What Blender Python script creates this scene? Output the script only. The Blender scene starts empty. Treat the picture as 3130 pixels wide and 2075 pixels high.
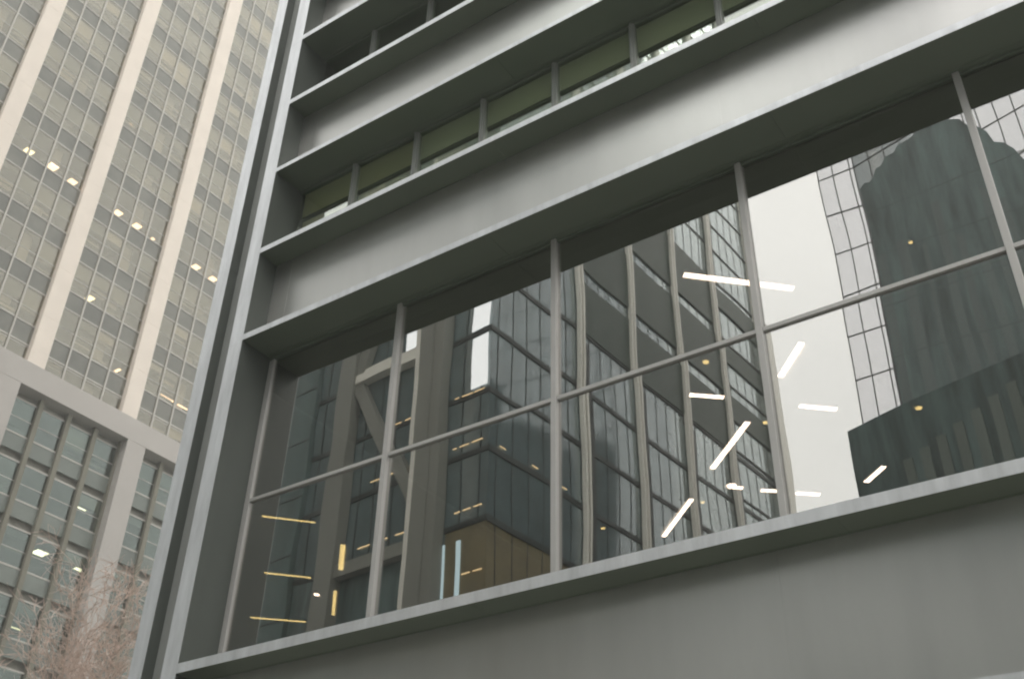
import bpy, math, random
from mathutils import Vector, Matrix
random.seed(7)
scn = bpy.context.scene
# ------------------------------------------------------------------ camera
ZC = 1.6                                    # eye height; measured heights below are above the eye
R_ = math.radians
yaw, pitch, roll = R_(-35.12905), R_(34.82394), R_(1.49254)
fwd = Vector((math.sin(yaw)*math.cos(pitch), math.cos(yaw)*math.cos(pitch), math.sin(pitch)))
rgt = Vector((math.cos(yaw), -math.sin(yaw), 0)); up = rgt.cross(fwd)
rx = rgt*math.cos(roll)+up*math.sin(roll); uy = -rgt*math.sin(roll)+up*math.cos(roll)
cd = bpy.data.cameras.new('camera'); cam = bpy.data.objects.new('camera', cd)
scn.collection.objects.link(cam); scn.camera = cam
m3 = Matrix((rx, uy, -fwd)).transposed()
cam.matrix_world = Matrix.Translation((0, -10, ZC)) @ m3.to_4x4()
cd.sensor_width = 36; cd.lens = 36*3302.66/3130; cd.clip_end = 2000; cd.clip_start = .1
cd.dof.use_dof = True; cd.dof.focus_distance = 14.5; cd.dof.aperture_fstop = 3.2
# ------------------------------------------------------------------ world: overcast sky
w = bpy.data.worlds.new('World'); scn.world = w; w.use_nodes = True
nt = w.node_tree; nt.nodes.clear()
SUN_EL, SUN_AZ = R_(55), R_(150)
sky = nt.nodes.new('ShaderNodeTexSky'); sky.sky_type = 'NISHITA'; sky.sun_disc = False
sky.sun_elevation = SUN_EL; sky.sun_rotation = SUN_AZ; sky.dust_density = 4; sky.air_density = 1.2
hs = nt.nodes.new('ShaderNodeHueSaturation'); hs.inputs['Saturation'].default_value = .10
mx = nt.nodes.new('ShaderNodeMix'); mx.data_type = 'RGBA'; mx.inputs['Factor'].default_value = .72
mx.inputs[7].default_value = (10.6, 10.6, 10.7, 1)      # even cloud layer
bg = nt.nodes.new('ShaderNodeBackground'); bg.inputs['Strength'].default_value = .105
out = nt.nodes.new('ShaderNodeOutputWorld')
wtc = nt.nodes.new('ShaderNodeTexCoord'); wn = nt.nodes.new('ShaderNodeTexNoise'); wn.inputs['Scale'].default_value = 2.2; wn.inputs['Detail'].default_value = 4
wr = nt.nodes.new('ShaderNodeValToRGB'); wr.color_ramp.elements[0].position = .3; wr.color_ramp.elements[0].color = (9.2, 9.2, 9.0, 1)
wr.color_ramp.elements[1].position = .7; wr.color_ramp.elements[1].color = (11.7, 11.6, 11.2, 1)
nt.links.new(wtc.outputs['Generated'], wn.inputs['Vector']); nt.links.new(wn.outputs['Fac'], wr.inputs[0]); nt.links.new(wr.outputs[0], mx.inputs[7])
nt.links.new(sky.outputs[0], hs.inputs['Color']); nt.links.new(hs.outputs[0], mx.inputs[6])
nt.links.new(mx.outputs[2], bg.inputs[0]); nt.links.new(bg.outputs[0], out.inputs[0])
sd = bpy.data.lights.new('sun', 'SUN'); sd.energy = .6; sd.angle = R_(25); sd.color = (1, .95, .88)
so = bpy.data.objects.new('sun', sd); scn.collection.objects.link(so)
sdir = Vector((math.sin(SUN_AZ)*math.cos(SUN_EL), math.cos(SUN_AZ)*math.cos(SUN_EL), math.sin(SUN_EL)))
so.rotation_euler = sdir.to_track_quat('Z', 'Y').to_euler()
scn.view_settings.view_transform = 'Standard'; scn.view_settings.look = 'None'
scn.view_settings.exposure = 1.27; scn.view_settings.gamma = 1
scn.cycles.filter_width = 2.1; scn.cycles.max_bounces = 10; scn.cycles.glossy_bounces = 5; scn.cycles.transparent_max_bounces = 12
scn.cycles.transmission_bounces = 6; scn.cycles.sample_clamp_indirect = 6

# ------------------------------------------------------------------ helpers
def link(o): scn.collection.objects.link(o); return o
def tag(o, label=None, cat=None, group=None, kind=None):
    if label: o['label'] = label
    if cat: o['category'] = cat
    if group: o['group'] = group
    if kind: o['kind'] = kind
    return o
def empty(name, loc=(0, 0, 0), rz=0, **k):
    o = bpy.data.objects.new(name, None); link(o); o.location = loc; o.rotation_euler = (0, 0, rz)
    o.empty_display_size = .3; return tag(o, **k)
class MB:
    def __init__(s): s.v = []; s.f = []
    def box(s, x0, x1, y0, y1, z0, z1):
        n = len(s.v); s.v += [(x, y, z) for z in (z0, z1) for y in (y0, y1) for x in (x0, x1)]
        s.f += [tuple(n+i for i in q) for q in ((0, 2, 3, 1), (4, 5, 7, 6), (0, 1, 5, 4), (2, 6, 7, 3), (0, 4, 6, 2), (1, 3, 7, 5))]; return s
    def quad(s, *p):
        n = len(s.v); s.v += [tuple(q) for q in p]; s.f.append(tuple(range(n, n+len(p)))); return s
    def prism(s, poly, z0, z1):                     # poly in xy, counter-clockwise
        n = len(s.v); k = len(poly)
        s.v += [(x, y, z0) for x, y in poly]+[(x, y, z1) for x, y in poly]
        s.f.append(tuple(n+i for i in reversed(range(k)))); s.f.append(tuple(n+k+i for i in range(k)))
        s.f += [(n+i, n+(i+1) % k, n+k+(i+1) % k, n+k+i) for i in range(k)]; return s
    def bar(s, a, b, w, d):                         # rectangular bar between two points, d along y-ish
        a = Vector(a); b = Vector(b); t = (b-a).normalized()
        ref = Vector((0, 1, 0)) if abs(t.y) < .9 else Vector((1, 0, 0))
        p = t.cross(ref).normalized()*w/2; q = ref*d/2; n = len(s.v)
        for c in (a, b):
            for u, v in ((-1, -1), (1, -1), (1, 1), (-1, 1)): s.v.append(tuple(c+p*u+q*v))
        s.f += [tuple(n+i for i in g) for g in ((0, 1, 2, 3), (7, 6, 5, 4), (0, 4, 5, 1), (1, 5, 6, 2), (2, 6, 7, 3), (3, 7, 4, 0))]; return s
    def tube(s, pts, rad, k=5):
        n = len(s.v); prev = None
        for i, p in enumerate(pts):
            a = pts[max(i-1, 0)]; b = pts[min(i+1, len(pts)-1)]; t = (b-a).normalized()
            u = t.cross(Vector((.31, .2, .93))).normalized(); v = t.cross(u)
            for j in range(k):
                g = 2*math.pi*j/k; s.v.append(tuple(p+(u*math.cos(g)+v*math.sin(g))*rad[i]))
        for i in range(len(pts)-1):
            for j in range(k):
                s.f.append((n+i*k+j, n+i*k+(j+1) % k, n+(i+1)*k+(j+1) % k, n+(i+1)*k+j))
        return s
    def build(s, name, m, parent=None, bevel=0, smooth=False, loc=None):
        me = bpy.data.meshes.new(name); vs = s.v
        if loc: vs = [(x-loc[0], y-loc[1], z-loc[2]) for x, y, z in vs]
        me.from_pydata(vs, [], s.f); me.materials.append(m); me.update()
        if smooth: me.polygons.foreach_set('use_smooth', [True]*len(me.polygons))
        o = bpy.data.objects.new(name, me); link(o); o.parent = parent
        if loc: o.location = loc
        if bevel:
            b = o.modifiers.new('bevel', 'BEVEL'); b.width = bevel; b.segments = 2; b.limit_method = 'ANGLE'
        return o
def B(*a): return MB().box(*a)

def mat(name, col, rough=.6, metal=0., spec=.5, var=.0, vscale=1., bump=0., bscale=8., stretch=(1, 1, 1), rvar=0., bdetail=.5):
    m = bpy.data.materials.new(name); m.use_nodes = True; t = m.node_tree; b = t.nodes['Principled BSDF']
    b.inputs['Base Color'].default_value = (*col, 1); b.inputs['Roughness'].default_value = rough
    b.inputs['Metallic'].default_value = metal; b.inputs['Specular IOR Level'].default_value = spec
    tc = t.nodes.new('ShaderNodeNewGeometry'); mp = t.nodes.new('ShaderNodeMapping'); mp.inputs['Scale'].default_value = stretch
    t.links.new(tc.outputs['Position'], mp.inputs['Vector'])
    if var or rvar:
        n = t.nodes.new('ShaderNodeTexNoise'); n.inputs['Scale'].default_value = vscale; n.inputs['Detail'].default_value = 6
        n.inputs['Roughness'].default_value = .62
        t.links.new(mp.outputs[0], n.inputs['Vector'])
        if var:
            r = t.nodes.new('ShaderNodeMapRange'); r.inputs['From Min'].default_value = .3; r.inputs['From Max'].default_value = .7
            r.inputs['To Min'].default_value = 1-var; r.inputs['To Max'].default_value = 1+var
            t.links.new(n.outputs['Fac'], r.inputs['Value'])
            v = t.nodes.new('ShaderNodeVectorMath'); v.operation = 'SCALE'; v.inputs[0].default_value = col
            t.links.new(r.outputs[0], v.inputs['Scale']); t.links.new(v.outputs[0], b.inputs['Base Color'])
        if rvar:
            r = t.nodes.new('ShaderNodeMapRange'); r.inputs['From Min'].default_value = .3; r.inputs['From Max'].default_value = .7
            r.inputs['To Min'].default_value = rough-rvar; r.inputs['To Max'].default_value = rough+rvar
            t.links.new(n.outputs['Fac'], r.inputs['Value']); t.links.new(r.outputs[0], b.inputs['Roughness'])
    if bump:
        n2 = t.nodes.new('ShaderNodeTexNoise'); n2.inputs['Scale'].default_value = bscale; n2.inputs['Detail'].default_value = bdetail
        t.links.new(mp.outputs[0], n2.inputs['Vector'])
        bp = t.nodes.new('ShaderNodeBump'); bp.inputs['Distance'].default_value = bump; bp.inputs['Strength'].default_value = 1
        t.links.new(n2.outputs['Fac'], bp.inputs['Height']); t.links.new(bp.outputs[0], b.inputs['Normal'])
    return m
def emit(name, col, s):
    m = bpy.data.materials.new(name); m.use_nodes = True; t = m.node_tree; t.nodes.clear()
    e = t.nodes.new('ShaderNodeEmission'); e.inputs[0].default_value = (*col, 1); e.inputs[1].default_value = s
    o = t.nodes.new('ShaderNodeOutputMaterial'); t.links.new(e.outputs[0], o.inputs[0]); return m
def glass(name, refl, tint, base=.5, grz=.95, wave=0., wscale=.6, rough=0.):
    """coated pane: a mirror-like outer coat over a tinted see-through body"""
    m = bpy.data.materials.new(name); m.use_nodes = True; t = m.node_tree; t.nodes.clear()
    o = t.nodes.new('ShaderNodeOutputMaterial'); mixn = t.nodes.new('ShaderNodeMixShader')
    g = t.nodes.new('ShaderNodeBsdfGlossy'); g.inputs['Color'].default_value = (*refl, 1); g.inputs['Roughness'].default_value = rough
    tr = t.nodes.new('ShaderNodeBsdfTransparent'); tr.inputs['Color'].default_value = (*tint, 1)
    lw = t.nodes.new('ShaderNodeLayerWeight'); lw.inputs['Blend'].default_value = .5
    pw = t.nodes.new('ShaderNodeMath'); pw.operation = 'POWER'; pw.inputs[1].default_value = 3
    r = t.nodes.new('ShaderNodeMapRange'); r.inputs['To Min'].default_value = base; r.inputs['To Max'].default_value = grz
    t.links.new(lw.outputs['Facing'], pw.inputs[0]); t.links.new(pw.outputs[0], r.inputs['Value'])
    t.links.new(r.outputs[0], mixn.inputs[0]); t.links.new(tr.outputs[0], mixn.inputs[1]); t.links.new(g.outputs[0], mixn.inputs[2])
    if wave:
        gp = t.nodes.new('ShaderNodeNewGeometry'); n = t.nodes.new('ShaderNodeTexNoise')
        n.inputs['Scale'].default_value = wscale; n.inputs['Detail'].default_value = 1
        t.links.new(gp.outputs['Position'], n.inputs['Vector'])
        bp = t.nodes.new('ShaderNodeBump'); bp.inputs['Distance'].default_value = wave; bp.inputs['Strength'].default_value = 1
        t.links.new(n.outputs['Fac'], bp.inputs['Height']); t.links.new(bp.outputs[0], g.inputs['Normal'])
    t.links.new(mixn.outputs[0], o.inputs[0]); return m

steel = mat('painted_steel', (.140, .164, .128), .42, .25, .5, var=.06, vscale=.8, bump=.0012, bscale=1.2, stretch=(1, 1, .6), rvar=.04)
plate = mat('steel_plate', (.56, .555, .54), .34, .86, .5, var=.05, vscale=1.1, bump=.0015, bscale=.6, stretch=(1.6, 1, .22), rvar=.03)
web_m = mat('web_steel', (.30, .31, .30), .45, .2, .5, var=.06, vscale=1.2)
column_m = mat('column_steel', (.075, .084, .076), .5, .1, .5, var=.08, vscale=1., stretch=(1, 1, .3))  # same paint as the ledges, darkened: shade on the returns put into the colour
edge = mat('steel_edge', (.62, .63, .65), .34, .5, .5, var=.16, vscale=2.4, bump=.003, bscale=3, stretch=(2, 1, .35), bdetail=3)
mull_m = mat('mullion_paint', (.42, .41, .40), .4, .2, .5, var=.04)
smull_m = mat('strip_mullion_paint', (.25, .26, .245), .45, .2)
joint_m = mat('joint_sealant', (.05, .055, .05), .8)
pane_m = glass('coated_glass', (.88, .875, .855), (.60, .585, .56), .43, .97, wave=.0030, wscale=.5)
pane2_m = glass('upper_window_glass', (.80, .83, .81), (.85, .88, .80), .22, .93, wave=.0008, wscale=.9)
room_dark = mat('dark_interior', (.036, .046, .034), .85)
room_ceil = mat('interior_ceiling', (.10, .105, .085), .85)
valance_m = mat('olive_pelmet', (.86, .86, .76), .8, var=.05)
valance_w = mat('khaki_pelmet', (.74, .70, .50), .8, var=.06)
valance_d = mat('dark_pelmet', (.075, .085, .06), .8)
light_w = emit('warm_white_tube', (1, .80, .66), 9)
light_y = emit('yellow_tube', (1, .76, .30), 2.6)
stone = mat('cream_stone', (.62, .55, .485), .8, var=.05, vscale=.7, bump=.004, bscale=6)
concrete = mat('pale_concrete', (.35, .325, .305), .85, var=.05, vscale=.6, bump=.004, bscale=5)
rib_m = mat('beige_rib', (.15, .14, .11), .8, var=.06)
twr_glass = glass('tower_glass', (.62, .60, .55), (.84, .82, .74), .17, .9, wave=.004, wscale=.9, rough=.02)
twr_span = mat('spandrel_glass', (.105, .102, .085), .14, 0, .6, var=.35, vscale=.5, bump=.006, bscale=.8)
low_span = mat('pale_green_spandrel', (.115, .13, .115), .35, 0, .5, var=.2, vscale=.6)
low_glass = glass('teal_tower_glass', (.40, .44, .43), (.66, .72, .68), .18, .9, wave=.006, wscale=.7, rough=.03)
twr_frame = mat('aluminium_frame', (.36, .34, .31), .5, .2)
blind_ms = [mat('blind_a', (.23, .215, .19), .9), mat('blind_b', (.12, .125, .11), .9), mat('blind_c', (.52, .45, .385), .9)]
inner_col = mat('pinkish_inner_column', (.46, .41, .385), .85, var=.15, vscale=.6)
ceil_m = mat('office_ceiling', (.21, .20, .175), .9, var=.45, vscale=.55)
core_m = mat('office_core', (.06, .066, .055), .9, var=.4, vscale=.5)
bark = mat('pinkish_bark', (.58, .46, .40), .9, var=.2, vscale=4)
def coated(name, col, refl, base, grz, var=.3, vscale=.5, wave=.004, wscale=.5, stretch=(1, 1, 1), rough=.06, pw=2.2):
    m = mat(name, col, .6, var=var, vscale=vscale, stretch=stretch); t = m.node_tree; pr = t.nodes['Principled BSDF']
    o = t.nodes['Material Output']; mixn = t.nodes.new('ShaderNodeMixShader'); g = t.nodes.new('ShaderNodeBsdfGlossy')
    g.inputs['Color'].default_value = (*refl, 1); g.inputs['Roughness'].default_value = rough
    lw = t.nodes.new('ShaderNodeLayerWeight'); lw.inputs['Blend'].default_value = .5
    p = t.nodes.new('ShaderNodeMath'); p.operation = 'POWER'; p.inputs[1].default_value = pw
    r = t.nodes.new('ShaderNodeMapRange'); r.inputs['To Min'].default_value = base; r.inputs['To Max'].default_value = grz
    t.links.new(lw.outputs['Facing'], p.inputs[0]); t.links.new(p.outputs[0], r.inputs['Value']); t.links.new(r.outputs[0], mixn.inputs[0])
    gp = t.nodes.new('ShaderNodeNewGeometry'); n = t.nodes.new('ShaderNodeTexNoise'); n.inputs['Scale'].default_value = wscale; n.inputs['Detail'].default_value = 1
    t.links.new(gp.outputs['Position'], n.inputs['Vector'])
    bp = t.nodes.new('ShaderNodeBump'); bp.inputs['Distance'].default_value = wave; bp.inputs['Strength'].default_value = 1
    t.links.new(n.outputs['Fac'], bp.inputs['Height']); t.links.new(bp.outputs[0], g.inputs['Normal'])
    t.links.new(pr.outputs[0], mixn.inputs[1]); t.links.new(g.outputs[0], mixn.inputs[2]); t.links.new(mixn.outputs[0], o.inputs[0])
    return m
glass_blue = coated('blue_grey_curtain_wall', (.065, .105, .115), (.80, .86, .86), .06, .88, pw=1.9)
glass_blue_old = mat('blue_grey_curtain_wall', (.045, .066, .078), .10, 0, .75, var=.35, vscale=.5, bump=.004, bscale=.5)
glass_dark = mat('dark_teal_glass', (.085, .125, .125), .30, 0, .4, var=.75, vscale=.9, bump=.006, bscale=.4, stretch=(1, 1, .12))
glass_teal = mat('teal_glass', (.07, .115, .115), .2, 0, .6, var=.3, vscale=.4, stretch=(1, 1, .2))
fin_m = mat('dim_teal_fin', (.10, .13, .13), .3, 0, .5, var=.3, vscale=.5, stretch=(1, 1, .1))
fin2_m = mat('grey_teal_fin', (.15, .18, .165), .4, var=.3, vscale=.5, stretch=(1, 1, .1))
line_m = mat('faint_floor_line', (.07, .10, .098), .4)
louvre_m = mat('dark_louvre', (.038, .060, .048), .55, var=.15, vscale=2)
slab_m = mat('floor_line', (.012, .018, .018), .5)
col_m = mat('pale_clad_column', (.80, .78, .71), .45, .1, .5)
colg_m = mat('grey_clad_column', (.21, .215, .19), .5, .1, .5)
pale_m = coated('silver_glass', (.72, .72, .75), (.92, .92, .95), .80, .92, var=.03, wave=.003, wscale=.25, rough=.12)
ochre_m = mat('ochre_lobby_wall', (.165, .135, .07), .6, var=.2, vscale=.8)
sky_gap_glow = emit('glowing_sky_gap', (.93, .95, .95), .85)  # glow stands in for open sky behind the frame
lit_blue = emit('lit_pale_blue_panel', (.62, .80, .84), .55)
dash_m = emit('warm_strip', (1, .72, .38), 1.0)
paving = mat('grey_plaza_paving', (.27, .27, .245), .85, var=.15, vscale=.4, bump=.004, bscale=6)
asphalt = mat('asphalt', (.08, .08, .078), .9, var=.2, vscale=2, bump=.01, bscale=30)
kerb_m = mat('granite_kerb', (.32, .31, .30), .8, var=.15, vscale=8)
paint_m = mat('road_paint', (.7, .7, .68), .8, var=.1, vscale=5)

# ------------------------------------------------------------------ ground
def st(name, mb, m, z=0): return tag(mb.build(name, m), kind='structure')
st('ground', MB().quad((-260, -260, -.15), (260, -260, -.15), (260, 260, -.15), (-260, 260, -.15)), paving)
st('road', MB().quad((-260, -24, -.146), (260, -24, -.146), (260, -13, -.146), (-260, -13, -.146)), asphalt)
st('side_road', MB().quad((-46, -12.9, -.142), (-36, -12.9, -.142), (-36, 300, -.142), (-46, 300, -.142)), asphalt)
st('pavement', B(-35.8, 60, -12.8, 60, -.15, 0), paving)
st('opposite_pavement', B(-260, 260, -120, -24.2, -.15, -.01), paving)
st('side_pavement', B(-260, -46.2, -12.8, 60, -.15, -.01), paving)
st('kerb', B(-35.8, 60, -13.0, -12.8, -.15, .004).box(-36., -35.8, -13., 60, -.15, .004), kerb_m)
mk = MB()
for i in range(40): mk.quad((-100+i*5, -18.57, -.138), (-97.5+i*5, -18.57, -.138), (-97.5+i*5, -18.43, -.138), (-100+i*5, -18.43, -.138))
st('lane_marking', mk, paint_m)

# ------------------------------------------------------------------ main steel building
RG = .7068                                  # glass line behind the outer steel
XD = -12.771
bld = empty('steel_office_building', (-13.3, 0, 0), label='dark grey painted steel office building with deep ledges and tall mirrored windows', cat='office building')
OFF = (-13.3, 0, 0)
class P(MB):                                 # parts written in world coordinates, parented to bld
    def part(s, name, m, parent=None, bevel=0):
        o = s.build(name, m, parent or bld, bevel)
        if parent is None: o.location = (13.3, 0, 0)
        return o
def seam(mb, x0, x1, y0, y1, z0, z1, cuts, axis='x', gap=.010):
    """a run of plate split by open joints, with a recessed backing"""
    if axis == 'x':
        e = [x0]+sorted(c for c in cuts if x0 < c < x1)+[x1]
        for a, b in zip(e, e[1:]): mb.box(a+(gap/2 if a != x0 else 0), b-(gap/2 if b != x1 else 0), y0, y1, z0, z1)
        for c in e[1:-1]: mb.box(c-gap/2-.001, c+gap/2+.001, y0+.004, y1-.003, z0+.003, z1-.003)
    else:
        e = [z0]+sorted(c for c in cuts if z0 < c < z1)+[z1]
        for a, b in zip(e, e[1:]): mb.box(x0, x1, y0, y1, a+(gap/2 if a != z0 else 0), b-(gap/2 if b != z1 else 0))
        for c in e[1:-1]: mb.box(x0+.003, x1-.003, y0+.004, y1-.003, c-gap/2-.001, c+gap/2+.001)
levels = {'L6': 20.50, 'L5': 18.533, 'L4': 16.530, 'L3': 14.632, 'L2': 12.584, 'L1': 10.637, 'L0': 4.816, 'Lm': 2.90}
thick = {'L6': .13, 'L5': .14, 'L4': .13, 'L3': .105, 'L2': .12, 'L1': .125, 'L0': .150, 'Lm': .14}
XR = 11.6
cutx = [-7.55, -3.0, 1.55, 6.1]
zl = [(levels[k]+ZC, thick[k]) for k in levels]
z = 20.50
for i in range(9): z += 1.95 if i % 2 else 1.97; zl.append((z+ZC, .13))
zl.sort()
for zz, th in zl:
    b = P(); seam(b, XD, XR, 0, RG+.12, zz, zz+th, cutx); b.part('ledge', edge if False else steel, bevel=.008)
# front edge strips carry worn paint, made paler to stand in for front light
for zz, th in zl:
    b = P(); seam(b, XD+.002, XR-.002, -.006, -.001, zz+.003, zz+th-.003, cutx); b.part('ledge_edge', edge)
ztop = zl[-1][0]+.13
# corner column: two flanges with a recessed web, plate joints at each ledge pair
def column(x0, mirror=False):
    c = P(); xs = [-13.861, -13.552, -13.105, -12.771]; xs = [x-(-13.861)+x0 for x in xs]
    cuts = [l[0]+l[1]*.5-.1 for l in zl]
    seam(c, xs[0], xs[1], 0, .62, 0, ztop, cuts[1::2], 'z', .006)
    seam(c, xs[2], xs[3], 0, RG+.1, 0, ztop, cuts[::2], 'z', .006)
    o = c.part('column_flange', column_m, bevel=.006)
    d = P(); seam(d, xs[0]+.004, xs[1]-.004, -.006, -.001, 0.01, ztop, cuts[1::2], 'z', .006)
    seam(d, xs[2]+.004, xs[3]-.004, -.006, -.001, 0.01, ztop, cuts[::2], 'z', .006)
    d.part('column_face', edge)  # paler copy of the column paint, front light put into the colour
    e = P().box(xs[1], xs[2], .20, .62, 0, ztop); e.part('column_web', web_m)
column(-13.861); column(11.6)
# spandrels, glazing bands
def band(z0, z1, cuts=()):
    b = P(); seam(b, XD, XR, .45, .60, z0, z1, [-12.35, -3.82, 5.2], gap=.006); b.part('spandrel', plate)
pairs = [('Lm', 'L0'), ('L1', 'L2'), ('L3', 'L4'), ('L5', 'L6')]
for a, b in pairs: band(levels[a]+ZC+thick[a], levels[b]+ZC)
his = [l for l in zl if l[0] > 20.5+ZC-.01]
for i in range(0, len(his)-1):
    a, b = his[i], his[i+1]
    if i % 2 == 1: band(a[0]+a[1], b[0])
    else:
        P().box(XD, XR, RG, RG+.03, a[0]+a[1], b[0]).part('window', pane2_m)
# soffit cover strips (the fine paired lines on each ledge underside)
for k, y in (('L0', .452), ('L2', .452), ('L4', .452), ('L6', .452)):
    zz = levels[k]+ZC
    P().box(XD, XR, .41, .446, zz-.007, zz-.001).part('cover_strip', steel, bevel=.004)
for k in ('L1', 'L3', 'L5'):
    zz = levels[k]+ZC
    P().box(XD, XR, RG-.12, RG-.09, zz-.010, zz-.001).box(XD, XR, RG-.035, RG+.02, zz-.05, zz-.001).part('cover_strip', steel, bevel=.004)

# tall windows
MX = [-12.66, -9.770, -6.767, -3.755, -0.788, 2.20, 5.2, 8.2, 11.5]
zb, zt, ztr = levels['L0']+.15+ZC, levels['L1']-.06+ZC, 7.808+ZC
P().box(XD, MX[0]-.035, RG-.03, RG+.06, zb, zt).box(MX[0]-.028, MX[0]+.018, RG-.045, RG+.06, zb, zt).part('window_jamb', mull_m, bevel=.004)
rw = random.Random(3)
for i in range(len(MX)-1):
    x0, x1 = MX[i], MX[i+1]
    for (a, b) in ((zb, ztr), (ztr, zt)):
        win = bpy.data.objects.new('window', None)
        me = MB().box(-(x1-x0)/2+.03, (x1-x0)/2-.03, -.006, .006, -(b-a)/2+.02, (b-a)/2-.02)
        o = me.build('window', pane_m, bld); bpy.data.objects.remove(win)
        o.location = ((x0+x1)/2+13.3, RG, (a+b)/2)
        o.rotation_euler = (R_(rw.uniform(-.12, .12)), 0, R_(rw.uniform(-.12, .12)))
        fr = MB().box(-(x1-x0)/2+.028, (x1-x0)/2-.028, -.02, .03, -(b-a)/2+.0, -(b-a)/2+.03).build('gasket', joint_m, o)
for x in MX[1:-1]: P().box(x-.042, x+.042, RG-.075, RG+.10, zb-.01, zt+.05).part('mullion', mull_m, bevel=.004)
for i in range(len(MX)-1):
    P().box(MX[i]+(.045 if i else .02), MX[i+1]-.045, RG-.045, RG+.08, ztr-.030, ztr+.030).part('transom', mull_m, bevel=.004)
# strip windows between L2 and L3, L4 and L5
def strip(za, zc, lit):
    xs = [-12.72]+[-11.29+1.511*k for k in range(16)]
    for i in range(len(xs)-1):
        x0, x1 = xs[i], xs[i+1]
        o = MB().box(-(x1-x0)/2+.03, (x1-x0)/2-.03, -.006, .006, 0, zc-za).build('window', pane2_m, bld)
        o.location = ((x0+x1)/2+13.3, RG, za); o.rotation_euler = (R_(rw.uniform(-.04, .04)), 0, R_(rw.uniform(-.04, .04)))
        if i: P().box(x0-.048, x0+.048, RG-.07, RG+.09, za, zc).box(x0-.016, x0+.016, RG-.10, RG-.0701, za, zc).part('mullion', smull_m, bevel=.004)
        if lit:
            warm = i < 2
            MB().box(-(x1-x0)/2+.04, (x1-x0)/2-.04, .05, .08, zc-za-.62, zc-za-.02).build('pelmet', valance_w if warm else valance_m, o)
            MB().box(-(x1-x0)/2+.03, (x1-x0)/2-.03, .05, .075, zc-za-.70, zc-za-.63).build('pelmet_rail', valance_d, o)
            MB().box(-(x1-x0)/2+.04, (x1-x0)/2-.04, .10, .13, .02, zc-za-.7).build('blind', valance_w if warm else mat_bl, o)
mat_bl = mat('grey_green_blind', (.58, .61, .51), .85, var=.1)
strip(levels['L2']+ZC+.12, levels['L3']+ZC-.05, True)
strip(levels['L4']+ZC+.13, levels['L5']+ZC-.05, False)
# rooms behind the glass
P().box(XD-.4, 11.4, .95, 16, levels['L0']+ZC-.3, levels['L0']+ZC).part('interior_floor', room_dark)
P().box(XD-.4, 11.4, .80, 16, 10.30+ZC+.05, 10.30+ZC+.3).part('interior_ceiling', room_ceil)
P().box(XD-.4, 11.4, 16, 16.3, levels['L0']+ZC-.3, ztop-.2).part('interior_wall', room_dark)
for a in ('L3', 'L5'):
    P().box(XD-.4, 11.4, .82, 15.9, levels[a]+ZC+.2, levels[a]+ZC+.5).part('interior_ceiling', room_ceil)
P().box(-13.55, -13.20, .63, 16, 0, ztop).part('side_wall', steel)
P().box(-13.19, -13.17, .82, 15.9, levels['L0']+ZC, 10.3+ZC).part('interior_wall', room_dark)
P().box(12.3, 12.6, .80, 16, 0, ztop).part('side_wall', steel)
P().box(-13.5, 12.5, .2, 16.2, ztop+.01, ztop+.5).part('roof', steel)
# ground storey
gz = levels['Lm']+ZC
for i in range(6):
    x0 = XD+i*4.06
    P().box(x0+.05, x0+4.0, 1.5, 1.53, .05, gz-.02).part('lobby_window', pane2_m)
    P().box(x0-.02, x0+.04, 1.45, 1.60, 0, gz).part('mullion', mull_m)
P().box(XD-.3, 11.4, 9, 9.2, 0, gz).part('interior_wall', room_dark)

# ceiling lamps in the tall room (square grid turned 45 degrees to the street)
def lamp(A, Bp, zc, s, label, m=None, wd=.10, g='linear lamps glowing behind the tall windows'):
    A = Vector((A[0]*s, (A[1]+10)*s-10, zc*s+ZC)); Bq = Vector((Bp[0]*s, (Bp[1]+10)*s-10, zc*s+ZC))
    c = (A+Bq)/2; L = (Bq-A).length; a = math.atan2(Bq.y-A.y, Bq.x-A.x)
    e = empty('linear_lamp', tuple(c), a, label=label, cat='lamp', group=g)
    MB().box(-L/2, L/2, -wd/2, wd/2, 0, .012).build('diffuser', m or light_w, e)
    MB().box(-L/2-.01, L/2+.01, -wd/2-.008, wd/2+.008, .0125, .07).build('housing', room_dark, e)
    MB().box(-L*.3-.004, -L*.3+.004, -.004, .004, .071, .10).box(L*.3-.004, L*.3+.004, -.004, .004, .071, .10).build('suspension_rod', room_dark, e)
Zc = 10.2
lamp((-5.28, 1.98), (-4.03, 3.19), Zc, 1, 'long white tube lamp crossing behind the third mullion, highest of the lamps')
lamp((-4.48, 4.64), (-5.17, 5.41), Zc, 1, 'short steeply slanting white tube lamp against the bright sky reflection')
lamp((-6.75, 5.11), (-6.28, 5.51), Zc, 1, 'short level white tube lamp just below the transom left of the third mullion')
lamp((-5.26, 6.5), (-4.75, 6.96), Zc, 1, 'short level white tube lamp in the middle of the bright sky reflection')
lamp((-6.28, 6.53), (-7.61, 7.82), Zc, 1, 'longest slanting white tube lamp in the lower pane, left of the third mullion', wd=.11)
lamp((-8.56, 8.82), (-9.91, 10.15), Zc, 1, 'slanting white tube lamp closest to the sill')
lamp((-6.63, 9.69), (-6.25, 10.02), Zc, 1, 'low faint level tube lamp right of the third mullion foot')
lamp((-7.18, 9.19), (-6.9, 9.41), Zc, 1, 'short level tube lamp touching the third mullion foot')
lamp((-7.66, 8.73), (-7.45, 8.91), Zc, 1, 'tiniest level tube lamp, beside a round spot glow')
lamp((-4.74, 9.51), (-5.26, 9.98), Zc, 1, 'slanting tube lamp over the dark reflected podium at the right', wd=.11)
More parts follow.
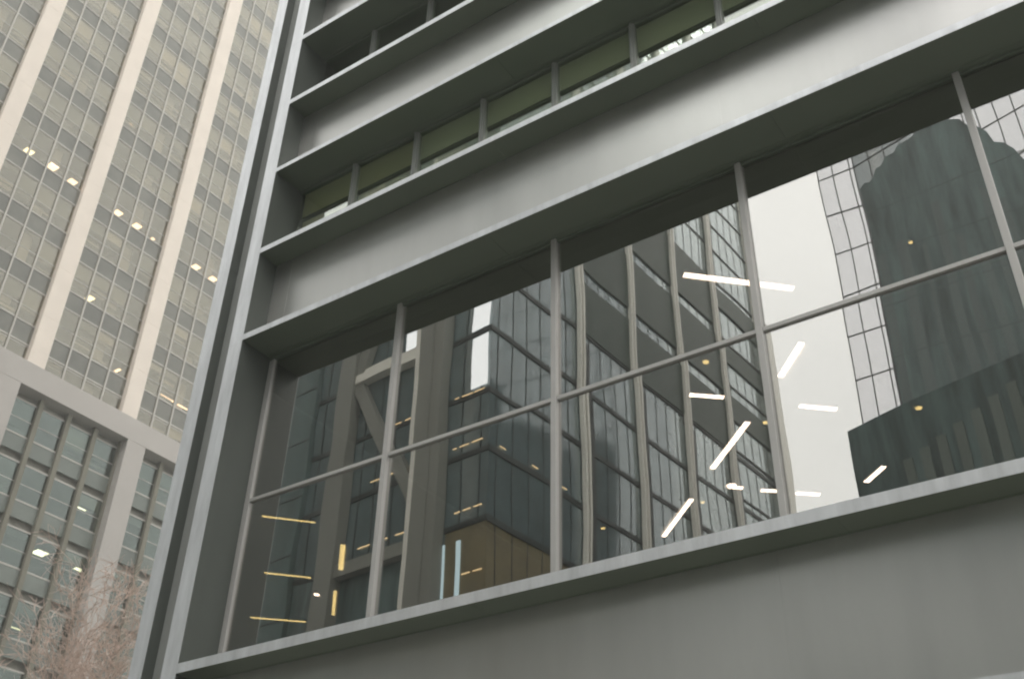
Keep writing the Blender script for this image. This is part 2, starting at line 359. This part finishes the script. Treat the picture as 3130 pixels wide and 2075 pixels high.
lamp((-16.86, 4.64), (-16.08, 5.5), Zc, .78, 'yellow tube lamp, top of the three in the leftmost lower pane', light_y, .034, 'yellow lamps in the leftmost window')
lamp((-19.27, 6.76), (-18.33, 7.77), Zc, .69, 'yellow tube lamp, middle of the three in the leftmost lower pane', light_y, .032, 'yellow lamps in the leftmost window')
lamp((-21.67, 8.88), (-20.56, 9.95), Zc, .61, 'yellow tube lamp, lowest of the three in the leftmost lower pane', light_y, .030, 'yellow lamps in the leftmost window')
lamp((-16.35, 6.72), (-17.36, 7.77), Zc, .73, 'upright looking thick yellow lamp right of the three level ones', light_y, .085, 'yellow lamps in the leftmost window')
lamp((-18.4, 8.73), (-19.57, 9.95), Zc, .65, 'upright looking yellow lamp low by the first mullion', light_y, .05, 'yellow lamps in the leftmost window')
def spot(p, zc, s, label, m, r=.035):
    c = (p[0]*s, (p[1]+10)*s-10, zc*s+ZC); b = MB()
    ring = [(r*math.cos(k*math.pi/6), r*math.sin(k*math.pi/6)) for k in range(12)]
    e = empty('downlight', c, label=label, cat='spotlight'); b.prism(ring, 0, .01).build('lens', m, e)
    MB().prism([(x*1.25, y*1.25) for x, y in ring], .0105, .08).build('can', room_dark, e)

spot((-6.05, 4.31), Zc, 1, 'small amber downlight below the highest tube lamp', light_y, .055)
spot((-7.60, 8.70), Zc, 1, 'glaring round spotlight beside the tiniest tube lamp', light_w, .10)
spot((-6.01, 6.72), Zc, 1, 'faint downlight left of the third mullion in the lower pane', light_y, .05)
spot((-10.84, 9.07), Zc, 1, 'faint amber downlight right of the second mullion near the sill', light_y, .05)
spot((-8.43, 9.07), Zc, 1, 'faint downlight just above the tube lamp closest to the sill', light_y, .045)
spot((-18.96, 8.66), Zc, .64, 'white round downlight between the yellow lamps in the leftmost window', light_w, .045)
spot((-2.19, 3.07), Zc, 1, 'tiny amber downlight on the dark reflected tower in the upper right pane', light_y, .03)
spot((-3.50, 7.70), Zc, 1, 'dim amber downlight low on the dark reflected tower', light_y, .06)

# ------------------------------------------------------------------ stone tower across the side street
TX = -56.
tw = empty('stone_office_tower', (TX, 20, 0), label='cream stone and glass office tower with tall pale pilasters above a concrete frame', cat='tower')
def tpart(mb, name, m, parent=None, bevel=0):
    o = mb.build(name, m, parent or tw, bevel)
    if parent is None: o.location = (-TX, -20, 0)
    return o
PY = [-8.6, -1.9, 4.9, 11.85, 18.65, 25.75, 32.6, 39.5]
ZB = 35.72+ZC; TOP = 112.
for y in PY:
    b = MB(); zz = ZB-.3
    while zz < TOP: b.box(TX-.2, TX+.42, y-.60, y+.60, zz+.004, min(zz+3.8, TOP)-.004); zz += 3.8
    b.box(TX-.19, TX+.41, y-.59, y+.59, ZB-.3, TOP); tpart(b, 'pilaster', stone)
tr = random.Random(11)
def tower_window(y0, y1, z0, z1, x, nm=4, gm=None):
    """one bay of one storey: panes, rails, and the blinds hanging in it"""
    pw = (y1-y0)/nm; c = (x, (y0+y1)/2, z0)
    g = MB()
    for k in range(nm): g.box(x-.01, x+.01, y0+k*pw+.02, y0+(k+1)*pw-.02, z0+.03, z1-.03)
    o = g.build('window', gm or twr_glass, tw, loc=c); o.location = (c[0]-TX, c[1]-20, c[2])
    f = MB().box(x-.03, x+.035, y0, y1, z0-.05, z0+.05).box(x-.03, x+.035, y0, y1, z1-.05, z1+.05).box(x-.02, x+.02, y0, y1, z0+.98, z0+1.03).build('frame', twr_frame, o, loc=c)
    f.location = (0, 0, 0)
    bl = [MB(), MB(), MB()]
    same = tr.random() < .3; d0 = tr.random()
    for k in range(nm):
        if abs(z0-zs0-11.4) < .1: break
        r = tr.random(); d = d0 if same else tr.random()
        if r < .22: continue
        drop = (.12+.6*d)*(z1-z0) if r < .9 else (z1-z0)-.05
        j = tr.choice((0, 0, 1, 1, 2)); xx = x-.18-tr.random()*.05
        bl[j].box(xx-.01, xx, y0+k*pw+.05, y0+(k+1)*pw-.05, z1-drop, z1-.04)
        for _ in range(2):
            q0 = z0+tr.uniform(.3, 2.2); bl[tr.choice((0, 2))].box(x-.30, x-.28, y0+k*pw+.05, y0+(k+1)*pw-.05, q0, q0+tr.uniform(.05, .16))
        if tr.random() < .7:      # a lowered sash blind or light shelf part way down
            q0 = z0+tr.uniform(.5, 1.9); bl[tr.choice((0, 0, 1, 2))].box(x-.45, x-.43, y0+k*pw+.05, y0+(k+1)*pw-.05, q0, q0+tr.uniform(.12, .5))
        if tr.random() < .6:         # a half-height cabinet or ledge seen low in the pane
            bl[1].box(x-.5, x-.3, y0+k*pw+.05, y0+(k+1)*pw-.05, z0+.02, z0+.02+tr.uniform(.3, .8))
    for j in range(3):
        if bl[j].v: q = bl[j].build('blind', blind_ms[j], o, loc=c); q.location = (0, 0, 0)
def mullions(y0, y1, z0, z1, x, n=4, wd=.055, dp=.10, m=twr_frame, name='mullion'):
    for k in range(1, n):
        y = y0+(y1-y0)*k/n; tpart(MB().box(x-.05, x+dp, y-wd, y+wd, z0, z1), name, m)
zs0 = 38.33+ZC
for i in range(len(PY)-1):
    y0, y1 = PY[i]+.60, PY[i+1]-.60
    full = 2 <= i <= 5
    tpart(MB().box(TX-.06, TX+.0, y0, y1, ZB-.1, 34.55+ZC+1.2) if False else MB().box(TX-.05, TX, y0, y1, ZB-.2, ZB+.05), 'sill', twr_frame)
    if full:
        tower_window(y0, y1, ZB+.06, 36.95+ZC, TX)
        tpart(MB().box(TX-.06, TX-.005, y0, y1, 36.95+ZC+.05, zs0-.05), 'spandrel_panel', twr_span)
        mullions(y0, y1, ZB, TOP, TX)
        tpart(MB().box(TX-.75, TX-.62, y0+(y1-y0)*.58, y0+(y1-y0)*.70, ZB, zs0+3.8*13), 'inner_column', inner_col)
        for k in range(13):
            z0 = zs0+3.8*k
            tower_window(y0, y1, z0, z0+2.45, TX)
            tpart(MB().box(TX-.06, TX-.005, y0, y1, z0+2.5, z0+3.75), 'spandrel_panel', twr_span)
        tpart(MB().box(TX-.06, TX, y0, y1, zs0+3.8*13-.04, TOP), 'upper_glazing', twr_span)
    else:
        tpart(MB().box(TX-.06, TX, y0, y1, ZB+.06, TOP), 'upper_glazing', twr_span)
for k in range(-1, 13):
    z0 = zs0+3.8*k+2.55
    tpart(MB().box(TX-7.9, TX-.30, 4, 34, z0, z0+1.15), 'floor_slab', ceil_m)
tpart(MB().box(TX-8.4, TX-8, -8, 39, 0, TOP), 'core_wall', core_m)
for y in range(6, 34, 5): tpart(MB().box(TX-7.9, TX-2.4, y+tr.random()*2, y+.2+2, 36+ZC, zs0+3.8*13), 'partition', core_m)
# concrete transfer frame and the tall bays below it
CY = [8.0-9.1, 8.0-9.1*0, 17.4, 26.8, 36.0]; CY = [-1.0, 8.2, 17.38, 26.80, 35.95]
tpart(MB().box(TX-.9, TX+.46, -9, 40, 34.15+ZC, ZB), 'concrete_band', concrete, bevel=.02)
for y in CY: tpart(MB().box(TX-.9, TX+.455, y-.72, y+.72, 0, 34.15+ZC), 'concrete_column', concrete, bevel=.02)
LX = TX-.38
for i in range(len(CY)-1):
    y0, y1 = CY[i]+.72, CY[i+1]-.72; pw = (y1-y0)/4
    full = i in (1, 2, 3)
    for k in range(1, 4): tpart(MB().box(LX-.1, LX+.26, y0+k*pw-.15, y0+k*pw+.15, .5, 34.15+ZC-.01), 'rib', rib_m)
    tpart(MB().box(LX-.1, LX+.22, y0, y0+.12, .5, 34.14+ZC).box(LX-.1, LX+.22, y1-.12, y1, .5, 34.14+ZC), 'bay_frame', rib_m)
    zt_ = 34.15+ZC; k = 0
    while zt_ > 4:
        z1 = zt_-.5; z0 = z1-2.2
        if full and z0 > 12: tower_window(y0+.12, y1-.12, z0, z1, LX, 4, low_glass)
        else: tpart(MB().box(LX-.02, LX+.0, y0+.12, y1-.12, z0, z1), 'lower_glazing', twr_span)
        tpart(MB().box(LX-.05, LX+.02, y0+.12, y1-.12, z0-1.05, z0-.06), 'spandrel_panel', low_span)
        if i == 2: tpart(MB().box(TX-7.9, LX-.3, 4, 34, z1+.08, z1+1.2), 'floor_slab', ceil_m)
        zt_ -= 3.8; k += 1
tpart(MB().box(TX-30, TX-8.5, -8.9, 39.9, 0, TOP-.5), 'tower_body', core_m)
# lit ceiling panels inside the tower
pan_w = emit('ceiling_panel_white', (1, .66, .43), 1.9); pan_y = emit('ceiling_panel_yellow', (1, .82, .50), 1.7); pan_b = emit('ceiling_panel_bulb', (1, .88, .6), 3.)
def tlamp(y, z, sx, sy, m, label, back=2.3):
    s = (56+back)/56; c = (TX-back, (y+10)*s-10, z*s+ZC)
    e = empty('ceiling_lamp', c, label=label, cat='lamp', group='lit lamps inside the stone tower')
    sx *= .82; sy *= .82; MB().box(-sx/2, sx/2, -sy/2, sy/2, 0, .02).build('diffuser', m, e)
    MB().box(-sx/2-.03, sx/2+.03, -sy/2-.03, sy/2+.03, .0205, .06).build('trim', twr_frame, e)
tl = [(15.57, 49.9, 1.2, .75, pan_w, 'large bright ceiling panel, leftmost bright one of the diagonal row in the stone tower'),
 (17.21, 49.85, 1.0, .65, pan_w, 'bright ceiling panel just left of the second pale pilaster'),
 (21.02, 49.9, 1.0, .65, pan_w, 'bright ceiling panel just right of the second pale pilaster, left one of a pair'),
 (22.69, 49.9, 1.0, .65, pan_w, 'bright ceiling panel between two pilasters, right one of a pair'),
 (24.19, 49.8, .5, .3, pan_w, 'small bright lamp close to the left edge of the third pale pilaster'),
 (28.22, 49.9, 1.0, .65, pan_w, 'bright ceiling panel right of the third pilaster, left one of a pair'),
 (29.91, 49.9, .95, .65, pan_w, 'bright ceiling panel beside the steel corner column, end of the diagonal row'),
 (13.81, 49.9, .9, .7, pan_y, 'dim amber ceiling lamp at the upper left end of the diagonal row'),
 (20.11, 58.09, .5, .3, pan_w, 'small bright lamp alone high up right of the second pilaster'),
 (20.93, 42.4, .8, .55, pan_y, 'single amber lamp low between the second and third pilasters'),
 (24.32, 38.61, .6, .25, pan_w, 'small white lamp just above the concrete band'),
 (28.5, 38.65, .16, 1.45, pan_w, 'thin bright tube just above the concrete band, left half of a pair'),
 (30.0, 38.65, .16, 1.3, pan_w, 'thin bright tube touching the corner column above the concrete band, right half of a pair'),
 (19.2, 28.6, 1.1, 1.0, pan_b, 'round glowing lamp at the left edge of the photo in the lower bay'),
 (21.36, 30.2, .8, .95, pan_b, 'cream ceiling panel near the top of the lower bay'),
 (24.58, 28.74, .8, .8, pan_b, 'cream ceiling lamp beside the wide concrete column'),
 (22.62, 25.03, .9, .95, pan_b, 'cream ceiling panel in the middle of the lower bay'),
 (25.3, 24.97, .8, .7, pan_b, 'cream ceiling lamp half hidden by the concrete column'),
 (22.3, 20.5, .12, 1.5, pan_y, 'upper yellow strip lamp low down behind the bare branches'),
 (22.1, 19.9, .12, 1.1, pan_y, 'lower yellow strip lamp low down behind the bare branches')]
for a in tl: tlamp(*a, back=1.6 if a[1] < 34 else .45)

# ------------------------------------------------------------------ buildings across the street, seen in the mirror glass, with added stand-ins
YM = 2*RG
v1 = empty('braced_glass_tower', (-31, YM-32, 0), R_(4.5), label='blue grey glass tower with pale columns and diagonal bracing, reflected in the tall windows', cat='tower')
def v(mb, name, m, parent=None): return mb.build(name, m, parent or v1)
H1 = 118.
FZ = [24.8+ZC-4.15*k for k in range(1, 6)]+[24.8+ZC, 28.95+ZC, 33.1+ZC, 37.3+ZC, 41.75+ZC]
v(B(-5.2, -.02, -37.6, -.02, 25.+ZC, H1).box(-14.9, -5.201, -37.6, -.02, 25.+ZC, 58), 'curtain_wall', glass_blue)
v(B(-14.9, -.02, -37.6, -.02, 0, 25.+ZC-.002), 'lobby_wall', ochre_m)
v(B(-14.9, -2.9, -.01, .0, 0, 25+ZC), 'lobby_glazing', glass_dark)
v(B(-.015, .0, -37.6, -9.0, 0, 25+ZC), 'lobby_glazing', glass_blue)
fl = MB()
for z in FZ[4:] if False else [q for q in FZ if q > 5]:
    fl.box(-14.9, .05, -.3, .05, z-.16, z+.16); fl.box(0, .06, -37.6, .0, z-.17, z+.17)
for z in (62.3, 65.2, 68.2, 71.2, 74.2, 77.2, 80.2, 84.2, 88.2, 92.2, 96.2, 100.2): fl.box(0, .055, -37.6, .0, z+ZC-.07, z+ZC+.07)
for z in (58.74, 52.96, 48.49, 42.3, 38.1, 33.9): fl.box(0, .06, -37.6, -28.9, z+ZC-.09, z+ZC+.09)
v(fl, 'floor_line', slab_m)
lv = MB()
lv.box(0, .12, -28.6, -8.6, 41.8+ZC, 46.15+ZC).box(0, .12, -28.6, -8.6, 47.25+ZC, 52.35+ZC).box(0, .12, -28.6, -8.6, 53.45+ZC, 58.6+ZC).box(0, .12, -21.9, -8.6, 59.7+ZC, 66+ZC)
lv.box(0, .12, -36.6, -28.6, 55.9+ZC, 58.0+ZC).box(0, .12, -36.6, -28.6, 50.7+ZC, 52.6+ZC).box(0, .12, -36.6, -28.6, 45.05+ZC, 47.4+ZC)
v(lv, 'louvre_band', louvre_m)
jm = MB()
for k in range(28):
    y = -1.34*k-.67; jm.box(.0, .018, y-.024, y+.024, 2, H1-1)
for k in range(11):
    x = -1.35*k-.6; jm.box(x-.02, x+.02, 0, .04, 25+ZC, H1-1 if x > -5 else 57)
v(jm, 'glazing_joint', slab_m)
for bb in (8.85, 15.55, 22.2, 28.95):
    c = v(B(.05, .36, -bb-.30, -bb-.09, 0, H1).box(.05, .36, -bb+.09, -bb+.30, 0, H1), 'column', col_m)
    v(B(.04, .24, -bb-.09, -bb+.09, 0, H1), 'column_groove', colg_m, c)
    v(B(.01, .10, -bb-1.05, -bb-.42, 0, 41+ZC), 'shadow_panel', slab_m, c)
v(B(-.2, .9, -38.3, -36.75, 0, 58+ZC), 'end_column', col_m)
v(B(-.2, .25, -36.75, -36.5, 0, H1), 'end_strip', col_m)
cr = v(B(-4.95, -3.0, .05, .85, 0, H1).box(-3.9, -3.75, .86, .9, 0, H1), 'column', colg_m)
cl = v(B(-12.2, -10.8, .05, .85, 0, 59), 'column', colg_m)
v(B(-5.35, -4.95, .3, .8, 0, H1), 'pipe', col_m, cr)
v(B(-10.8, -4.96, .1, .7, 36.95+ZC, 37.55+ZC).box(-10.8, -4.96, .1, .5, 37.75+ZC, 37.95+ZC), 'beam', col_m)
v(B(-10.8, -4.96, .1, .7, 23.95+ZC, 24.7+ZC), 'beam', colg_m)
v(MB().bar((-10.8, .35, 37.1+ZC), (-5.0, .35, 26.9+ZC), .85, .5), 'brace', colg_m)
v(MB().bar((-11.0, .36, 37.0+ZC), (-9.0, .36, 42.5+ZC), .85, .5), 'brace', colg_m)
v(B(-1.35, -.10, .055, .075, 33.5+ZC, 36.95+ZC).box(-1.5, -.10, .055, .075, 37.5+ZC, 41+ZC), 'sky_gap_panel', sky_gap_glow)  # glowing panels added where open sky shows through the tower
v(B(-7.0, -5.4, .055, .075, 38.0+ZC, 43+ZC), 'sky_gap_panel', sky_gap_glow)
v(B(-3.35, -2.84, .03, .06, 19.+ZC, 24.0+ZC).box(-2.05, -1.74, .03, .06, 19.+ZC, 24+ZC), 'lit_panel', lit_blue)
for z, segs in ((33.22, ((-2.5, -2.2), (-2.0, -1.2), (-1.1, -.3), (-7.4, -6.9), (-6.6, -5.8))), (29.6, ((-2.6, -2.3), (-2.1, -1.4), (-1.2, -.4), (-9., -8.2), (-8, -7.3), (-6.3, -5.5))),
                (25.6, ((-2.3, -1.9), (-1.7, -1.1), (-.9, -.3), (-9.6, -8.6), (-8.3, -7.4), (-6.8, -5.9))), (22.0, ((-1.6, -1.0), (-.8, -.2)))):
    b = MB()
    for a, c in segs: b.box(a, c, .06, .07, z+ZC, z+ZC+.05)
    v(b, 'strip_lamp', dash_m)
b = MB()
for y in (-.9, -3.6, -6.4): b.box(.06, .07, y-.5, y, 29.35+ZC, 29.40+ZC)
v(b, 'strip_lamp', dash_m)

v2 = empty('teal_glass_block', (-31, YM-32, 0), R_(4.5), label='dim teal glass block reflected at the left end of the tall windows', cat='building')
B(-60, -15.0, -30, .3, 0, 52).build('curtain_wall', glass_teal, v2)
b = MB()
for z in range(8, 51, 4): b.box(-60, -15, .3, .34, z+.1, z+.16)
for k in range(20): b.box(-17.4-2.2*k, -17.34-2.2*k, .3, .35, 1, 51)
b.build('glazing_bar', slab_m, v2)

v4 = empty('silver_glass_tower', (-17.9, YM-60, 0), label='silver mirror glass tower with a fine dark grid, reflected in the right hand windows', cat='tower')
c16, s16 = math.cos(R_(16)), math.sin(R_(16)); L2_ = 30
poly = [(0, 0), (0, -9), (3.1+L2_*c16, -9), (3.1+L2_*c16, L2_*s16), (3.1, 0)]
MB().prism(poly, 0, 108).build('curtain_wall', pale_m, v4)
g = MB()
for x in (.05, 1.35, 2.75, 3.08): g.box(x-.035, x+.035, -.05, .07, 1, 107)
zz = 64.0+ZC-4.05*15
while zz < 107: g.box(0, 3.1, 0, .06, zz-.035, zz+.035); g.bar((3.1, .03, zz), (3.1+L2_*c16, L2_*s16+.03, zz), .07, .07); zz += 4.05
for k in range(1, 22): t = 1.36*k; g.box(3.1+t*c16-.03, 3.1+t*c16+.03, t*s16-.02, t*s16+.07, 1, 107)
g.build('glazing_bar', slab_m, v4)

v5 = empty('dark_stepped_reflection', (-12., YM-48, 0), label='dark teal shape with a ragged stepped top, standing in for a reflection on the silver tower', cat='tower')  # solid stand-in for a dark image mirrored in the silver tower
S5 = 58/70.
pts = [(-14.72, 61.5), (-14.3, 62.0), (-13.9, 61.9), (-13.5, 62.3), (-13.2, 63.0), (-12.7, 63.2), (-12.3, 63.9), (-11.6, 64.0), (-11.2, 64.6), (-10.2, 64.8), (-9.5, 65.3), (-8.6, 65.9), (-7.6, 65.9), (-6.9, 65.2), (-6.1, 64.7), (-5.6, 63.5), (-4.8, 63.3), (-4.2, 62.3), (-3.9, 61.0), (-3.3, 60.6), (-2.7, 59.6), (-2.3, 58.4), (-1.2, 57.8), (0, 56), (2, 55), (3.5, 52), (6, 50), (9, 49), (9, 0)]
xz = [(x*S5+12, z*S5+ZC) for x, z in pts]; xz.insert(0, (xz[0][0], 0))
n = len(xz); m_ = MB(); m_.v = [(x, 0, z) for x, z in xz]+[(x, -4.2, z) for x, z in xz]
m_.f = [tuple(range(n-1, -1, -1)), tuple(range(n, 2*n))]+[(i, (i+1) % n, n+(i+1) % n, n+i) for i in range(n)]
m_.build('curtain_wall', glass_dark, v5)
rr = random.Random(5); b = MB(); x = -.1
while x < 17:
    wd = rr.uniform(.25, .7); zt5 = 46+ZC+rr.uniform(-3, 3); b.box(x, x+wd, 0, .01, 20, zt5-abs(x-5)*.5); x += wd+rr.uniform(.4, .9)
b.build('fin', fin_m, v5)

b = MB()
for q in range(9, 52, 4):
    xl = (-14.72 if q < 50 else -13.9)*S5+12
    b.box(xl+.02, 9*S5+11.9, .0, .015, q+ZC-.04, q+ZC+.04)
b.build('floor_line', line_m, v5)
v6 = empty('low_dark_reflection', (-15.42, YM-46.5, 0), R_(16), label='low dark shape with paler upright fins, standing in for a reflection on the silver tower', cat='building')  # block built in place of another dark image on the silver glass
B(0, 36, -2.2, 0, 0, 32.2+ZC).build('curtain_wall', glass_dark, v6)
b = MB()
for k in range(22): b.box(3.2+k*1.08, 3.75+k*1.08, 0, .12, 3, 29.0+ZC+min(k, 9)*.30)
b.build('fin', fin2_m, v6)

v7 = empty('sky_gap_blocker', (-60, YM-150, 0), label='unseen grey block added to close the low sky gap between the reflected towers', cat='building')  # unseen block added to keep low sky light off the lower spandrel
B(-60, 80, -20, 0, 0, 70).build('wall', colg_m, v7)
b = MB()
for z in range(6, 68, 4): b.box(0, 150, 0, .05, z, z+1.8)
b.build('blocker_band', louvre_m, v7)

# ------------------------------------------------------------------ bare tree by the side street
tree = empty('bare_tree', (-30.6, 9.3, -.01), label='leafless tree with fine pinkish brown twigs in front of the stone tower', cat='tree')
tt = random.Random(21)
trunk = MB(); twigs = MB()
def grow(p, d, L, r, lev):
    n = 4; pts = [p.copy()]; rad = [r]
    for i in range(n):
        d = (d+Vector((tt.uniform(-1, 1), tt.uniform(-1, 1), tt.uniform(-.6, .9)))*.16).normalized()
        if lev > 1: d = (d+Vector((0, 0, .05 if lev < 4 else -.02))).normalized()
        pts.append(pts[-1]+d*L/n); rad.append(r*(1-.5*(i+1)/n))
    (trunk if lev < 2 else twigs).tube(pts, rad, 6 if lev < 2 else (4 if lev < 4 else 3))
    if lev >= 6: return
    nb = (6, 6, 5, 4, 3, 3)[lev]
    for k in range(nb):
        t = tt.uniform(.35, 1) if lev else .55+.45*k/nb
        i = min(int(t*n), n-1); q = pts[i].lerp(pts[i+1], t*n-i)
        ang = tt.uniform(.4, .95); az = tt.uniform(0, 6.283)
        u = d.cross(Vector((.3, .9, .1))).normalized(); vv = d.cross(u)
        nd = (d*math.cos(ang)+(u*math.cos(az)+vv*math.sin(az))*math.sin(ang)).normalized()
        grow(q, nd, L*tt.uniform(.50, .72), max(r*.5*tt.uniform(.7, 1), .0105), lev+1)
grow(Vector((0, 0, 0)), Vector((0, 0, 1)), 7.5, .18, 0)
trunk.build('trunk', bark, tree, smooth=True); twigs.build('crown', bark, tree)
print('twig faces', len(twigs.f))

# ------------------------------------------------------------------ thin haze, thickened to lift the dark tones
hz = MB().box(-262, 262, -262, 262, -1.2, 120); hm = bpy.data.materials.new('haze_air'); hm.use_nodes = True
ht = hm.node_tree; ht.nodes.clear(); ho = ht.nodes.new('ShaderNodeOutputMaterial'); hv = ht.nodes.new('ShaderNodeVolumePrincipled')
hv.inputs['Color'].default_value = (.93, .95, .90, 1); hv.inputs['Density'].default_value = .0021; hv.inputs['Anisotropy'].default_value = .2
ht.links.new(hv.outputs[0], ho.inputs['Volume'])
tag(hz.build('haze', hm), kind='stuff')
